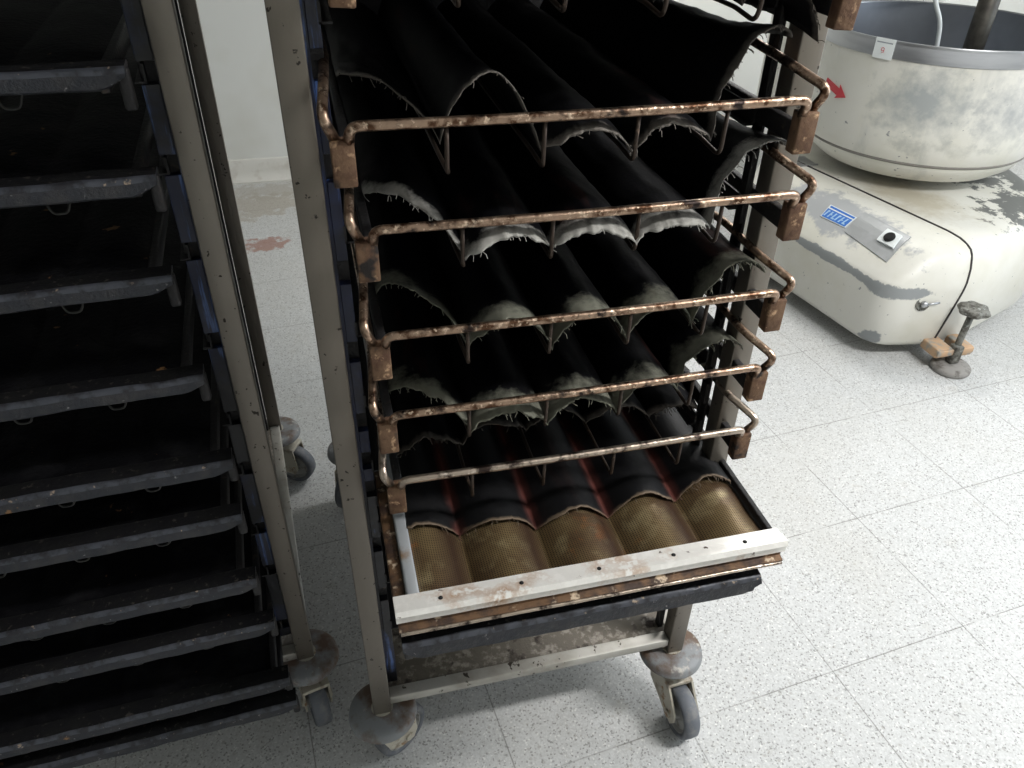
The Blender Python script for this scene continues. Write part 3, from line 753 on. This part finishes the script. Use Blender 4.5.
#DECALS#
def snapped(name, c, m, parent, lift=.0012, n=16, label=None, sub=None):
    """thin plate laid on the body surface; c: 4 corners; sub: (s0,s1,t0,t1) portion of it, or a list of (s,t) outlines"""
    c = [Vector(p) for p in c]; lift += .0022
    bm = bmesh.new()
    def P(s_, t_, l):
        p = c[0].lerp(c[1], s_).lerp(c[3].lerp(c[2], s_), t_)
        q, nn, _, _ = bvh.find_nearest(p)
        if nn.dot(V(-.4, -.3, 1)) < 0: nn = -nn
        return q+nn*l
    for (s0, s1, t0, t1, sk) in (sub or [(0, 1, 0, 1, 0)]):
        for l0, flip in ((lift, 0), (-.002, 1)):
            G = [[bm.verts.new(P(s0+(s1-s0)*i/n+sk*(1-j/n), t0+(t1-t0)*j/n, l0)) for j in range(n+1)] for i in range(n+1)]
            for i in range(n):
                for j in range(n): bm.faces.new((G[i][j], G[i+1][j], G[i+1][j+1], G[i][j+1]))
            if not flip: top = G
        E1 = [top[i][0] for i in range(n+1)]+[top[n][j] for j in range(1, n+1)]+[top[i][n] for i in range(n-1, -1, -1)]+[top[0][j] for j in range(n-1, 0, -1)]
        E2 = [G[i][0] for i in range(n+1)]+[G[n][j] for j in range(1, n+1)]+[G[i][n] for i in range(n-1, -1, -1)]+[G[0][j] for j in range(n-1, 0, -1)]
        for i in range(len(E1)): bm.faces.new((E1[i], E1[(i+1) % len(E1)], E2[(i+1) % len(E1)], E2[i]))
    o = link(name, bm, m, parent, False)
    if label: o['label'] = label
    return o
snapped('control_plate', [(-.350, -.184, .397), (-.317, -.395, .397), (-.412, -.425, .333), (-.430, -.209, .343)], M['grey_plate'], MX, .0012, label='flat grey metal plate')
LG = [(-.406, -.064, .382), (-.382, -.190, .384), (-.423, -.194, .351), (-.448, -.079, .348)]
snapped('maker_sticker', [Vector(p) for p in LG], M['paper'], MX, .0010, label='small blue and white sticker')
snapped('sticker_print', LG, M['ink_blue'], MX, .0018, n=16, sub=[(.05, .97, .06, .20, 0), (.03, .97, .30, .96, 0)])
snapped('sticker_print', LG, M['ink_pale'], MX, .0026, 4, sub=[(.06+.145*k, .11+.145*k, .40, .86, .05) for k in range(6)]+[(.09+.145*k, .17+.145*k, a, a+.09, .02) for k, a in ((0, .42), (1, .58), (2, .78), (3, .42), (4, .6), (5, .78))])
snapped('switch', [(-.349, -.318, .389), (-.337, -.380, .390), (-.376, -.400, .361), (-.390, -.330, .361)], M['paper'], MX, .010, label='white square switch base')
kn = V(-.364, -.357, .376); nn = V(-.55, -.12, .82).normalized()
bm = bmesh.new(); lathe(bm, [(0, .006), (.019, .006), (.019, .016), (.014, .021), (0, .022)], Matrix.Translation(kn) @ nn.to_track_quat('Z', 'Y').to_matrix().to_4x4(), 28)
hard(link('switch_knob', bm, M['hole'], MX), 40)
# small locking bolt in a dished hole on the front
bq = V(-.316, -.545, .224); hit = bvh.ray_cast(V(-.316, -1.2, .224), V(0, 1, 0))[0] or bq
Mq = Matrix.Translation(hit) @ V(-.12, -1, .15).normalized().to_track_quat('Z', 'Y').to_matrix().to_4x4()
bm = bmesh.new(); lathe(bm, [(0, -.001), (.021, .0005), (.024, .002), (.026, .0), (.02, -.004), (0, -.004)], Mq, 28); link('bolt_recess', bm, M['foot_iron'], MX)
bm = bmesh.new(); lathe(bm, [(0, .016), (.008, .015), (.011, .010), (.011, 0), (0, 0)], Mq, 20); tube(bm, [Mq @ V(.004, .0, .010), Mq @ V(.05, .006, .012)], .004, 8); link('bolt', bm, M['bowl_steel'], MX)
# loose bright trim strip at the rear left of the cover
bm = bmesh.new(); box(bm, (-.40, .255, .400), (-.27, .262, .412), .001); box(bm, (-.40, .262, .404), (-.27, .36, .408), .001)
o = link('trim_plate', bm, M['bowl_steel'], MX, False); o['label'] = 'thin bright-edged plate behind the cover'
# price tag and red arrow on the bowl
curved('price_tag', -2.738, -2.583, .868, ZR+.002, .4415, .4425, M['paper'], B, thick=.002)['label'] = 'white square tag on the rim'
curved('tag_print', -2.725, -2.60, .917, .921, .4438, .4440, M['ink_dark'], B, thick=.0008)
ca_, r_ = -2.665, .4432
bm = bmesh.new()
ring9 = [(ca_+.011*math.cos(t), .898+.0055*math.sin(t)) for t in [2*PI*k/14 for k in range(15)]]+[(ca_+.009, .889), (ca_-.006, .886)]
tube(bm, [on_bowl(a, z, .4443) for a, z in ring9], .0009, 6); link('tag_print', bm, M['ink_red'], B)
A0, A1 = Vector((-3.150*.434, .7440)), Vector((-2.885*.434, .7140)); dv = (A1-A0).normalized(); pv = Vector((-dv.y, dv.x)); Ln = (A1-A0).length
op = [A0+pv*.013, A0+dv*Ln*.66+pv*.013, A0+dv*Ln*.62+pv*.026, A1, A0+dv*Ln*.62-pv*.026, A0+dv*Ln*.66-pv*.013, A0-pv*.013]
curved('red_arrow', 0, 1, ZR*0, 1, .4355, .4355, M['ink_red'], B, pts=[(p.x/.434, p.y) for p in op], thick=.0018)['label'] = 'red arrow sticker'


# tool, guard tube and head
bm = bmesh.new()
tube(bm, [V(BX+.11, BY-.05, .60), V(BX+.15, BY-.01, 1.25)], .036, 20); link('breaker_bar', bm, M['dark_bar'], MX)
bm = bmesh.new()
P = [V(BX+.11+.13*math.sin(t*2.2*PI)*(1-t), BY-.05+.13*math.cos(t*2.2*PI)*(1-t), .56+t*.12) for t in [k/40 for k in range(41)]]
tube(bm, P, .016, 12); link('spiral_hook', bm, M['bowl_steel'], MX)
bm = bmesh.new(); tube(bm, rounded([V(2.125-OX, 2.42-OY, .80), V(2.108-OX, 2.42-OY, .90), V(2.094-OX, 2.42-OY, .975), V(2.045-OX, 2.42-OY, 1.04), V(2.0-OX, 2.45-OY, 1.26)], .05, 6), .0075, 10); link('guard_tube', bm, M['rim_white'], MX)
bm = bmesh.new(); box(bm, (BX-.24, BY+.50, .38), (BX+.42, BY+.82, 1.30), .04, 4); link('column', bm, basem, MX)
bm = bmesh.new(); box(bm, (BX-.24, BY-.20, 1.22), (BX+.42, BY+.82, 1.52), .05, 4); link('head', bm, basem, MX)

# levelling foot with hand wheel in front of the body
FX, FY = 2.008-OX, 1.775-OY
bm = bmesh.new(); lathe(bm, [(0, 0), (.060, 0), (.064, .006), (.064, .016), (.058, .022), (.02, .026), (0, .026)], Matrix.Translation((FX, FY, 0)), 40); link('foot_pad', bm, M['pad'], MX)
bm = bmesh.new()
box(bm, (FX-.075, FY+.005, .050), (FX-.015, FY+.085, .085), .004); box(bm, (FX+.02, FY+.0, .050), (FX+.065, FY+.085, .085), .004)
box(bm, (FX-.075, FY-.004, .060), (FX+.065, FY+.008, .082), .003)
link('foot_bracket', bm, M['foot_orange'], MX)
bm = bmesh.new(); tube(bm, [V(FX, FY+.01, .022), V(FX+.012, FY+.012, .215)], .011, 12); box(bm, (FX-.016, FY-.012, .03), (FX+.016, FY+.022, .095), .004); link('foot_screw', bm, M['foot_iron'], MX)
bm = bmesh.new(); 
Mk = Matrix.Translation((FX+.013, FY+.012, .205))
seg = 40; rings = []
for (r, z) in [(0, 0), (.016, 0), (.045, .012), (.050, .020), (.044, .030), (.02, .034), (0, .035)]:
    rings.append([bm.verts.new(Mk @ V(r*(1+.08*math.cos(6*2*PI*k/seg))*math.cos(2*PI*k/seg), r*(1+.08*math.cos(6*2*PI*k/seg))*math.sin(2*PI*k/seg), z)) for k in range(seg)])
for A, C in zip(rings, rings[1:]):
    for k in range(seg): bm.faces.new((A[k], A[(k+1) % seg], C[(k+1) % seg], C[k]))
bmesh.ops.remove_doubles(bm, verts=bm.verts[:], dist=1e-5)
link('foot_handwheel', bm, M['foot_iron'], MX)
# other feet that carry the body
for (x, y) in ((1.80, 2.55), (2.75, 2.45), (2.75, 3.15), (2.25, 3.15), (1.86, 2.05)):
    bm = bmesh.new(); lathe(bm, [(0, 0), (.04, 0), (.04, .02), (.02, .032), (0, .032)], Matrix.Translation((x-OX, y-OY, 0)), 24); link('foot_pad', bm, M['pad'], MX)

# ------------------------------------------------------------------ lights
def area(name, loc, rot, sx, sy, e, col):
    L = bpy.data.lights.new(name, 'AREA'); L.shape = 'RECTANGLE'; L.size = sx; L.size_y = sy; L.energy = e; L.color = col
    o = bpy.data.objects.new(name, L); COL.objects.link(o); o.location = loc; o.rotation_euler = rot; return o
lm, nt, b = newmat('lit_diffuser'); b.inputs['Emission Color'].default_value = (1, .98, .93, 1); b.inputs['Emission Strength'].default_value = 3
def fixture(x, y, e, label):
    R = empty('ceiling_light', (x, y, ZC), 0, label, 'ceiling light', 'ceiling lights')
    bm = bmesh.new(); box(bm, (-.62, -.10, -.06), (.62, .10, 0), .01); link('housing', bm, M['ceiling'], R)
    bm = bmesh.new(); box(bm, (-.60, -.085, -.072), (.60, .085, -.0605), .004); link('diffuser', bm, lm, R)
    area('fluorescent', (x, y, ZC-.08), (0, 0, 0), 1.2, .17, e, (1, .985, .965))
fixture(2.0, .1, 76, 'long white fluorescent ceiling fitting near the mixer')
fixture(2.3, 3.0, 44, 'long white fluorescent ceiling fitting near the back wall')
area('daylight', (X1-.02, (WY0+WY1)/2, (WZ0+WZ1)/2), (0, PI/2, 0), WZ1-WZ0-.1, WY1-WY0-.1, 42, (.84, .92, 1.0))
W = bpy.data.worlds.new('World'); S.world = W; W.use_nodes = True
W.node_tree.nodes['Background'].inputs[0].default_value = (.75, .85, 1, 1); W.node_tree.nodes['Background'].inputs[1].default_value = .8

# ------------------------------------------------------------------ camera
cd = bpy.data.cameras.new('Camera'); cam = bpy.data.objects.new('Camera', cd); COL.objects.link(cam)
cd.sensor_width = 36; cd.lens = 780/1024*36; cd.clip_start = .02
cam.matrix_world = Matrix(((0.9710117, 0.1264749, -0.2028309, 0), (-0.2384624, 0.5710947, -0.7854849, 0), (0.0164915, 0.8110826, 0.5846991, 1.5), (0, 0, 0, 1)))
S.camera = cam
vs = S.view_settings; vs.view_transform = 'Standard'; vs.look = 'None'; vs.gamma = 1; vs.use_curve_mapping = False; vs.exposure = 0.06
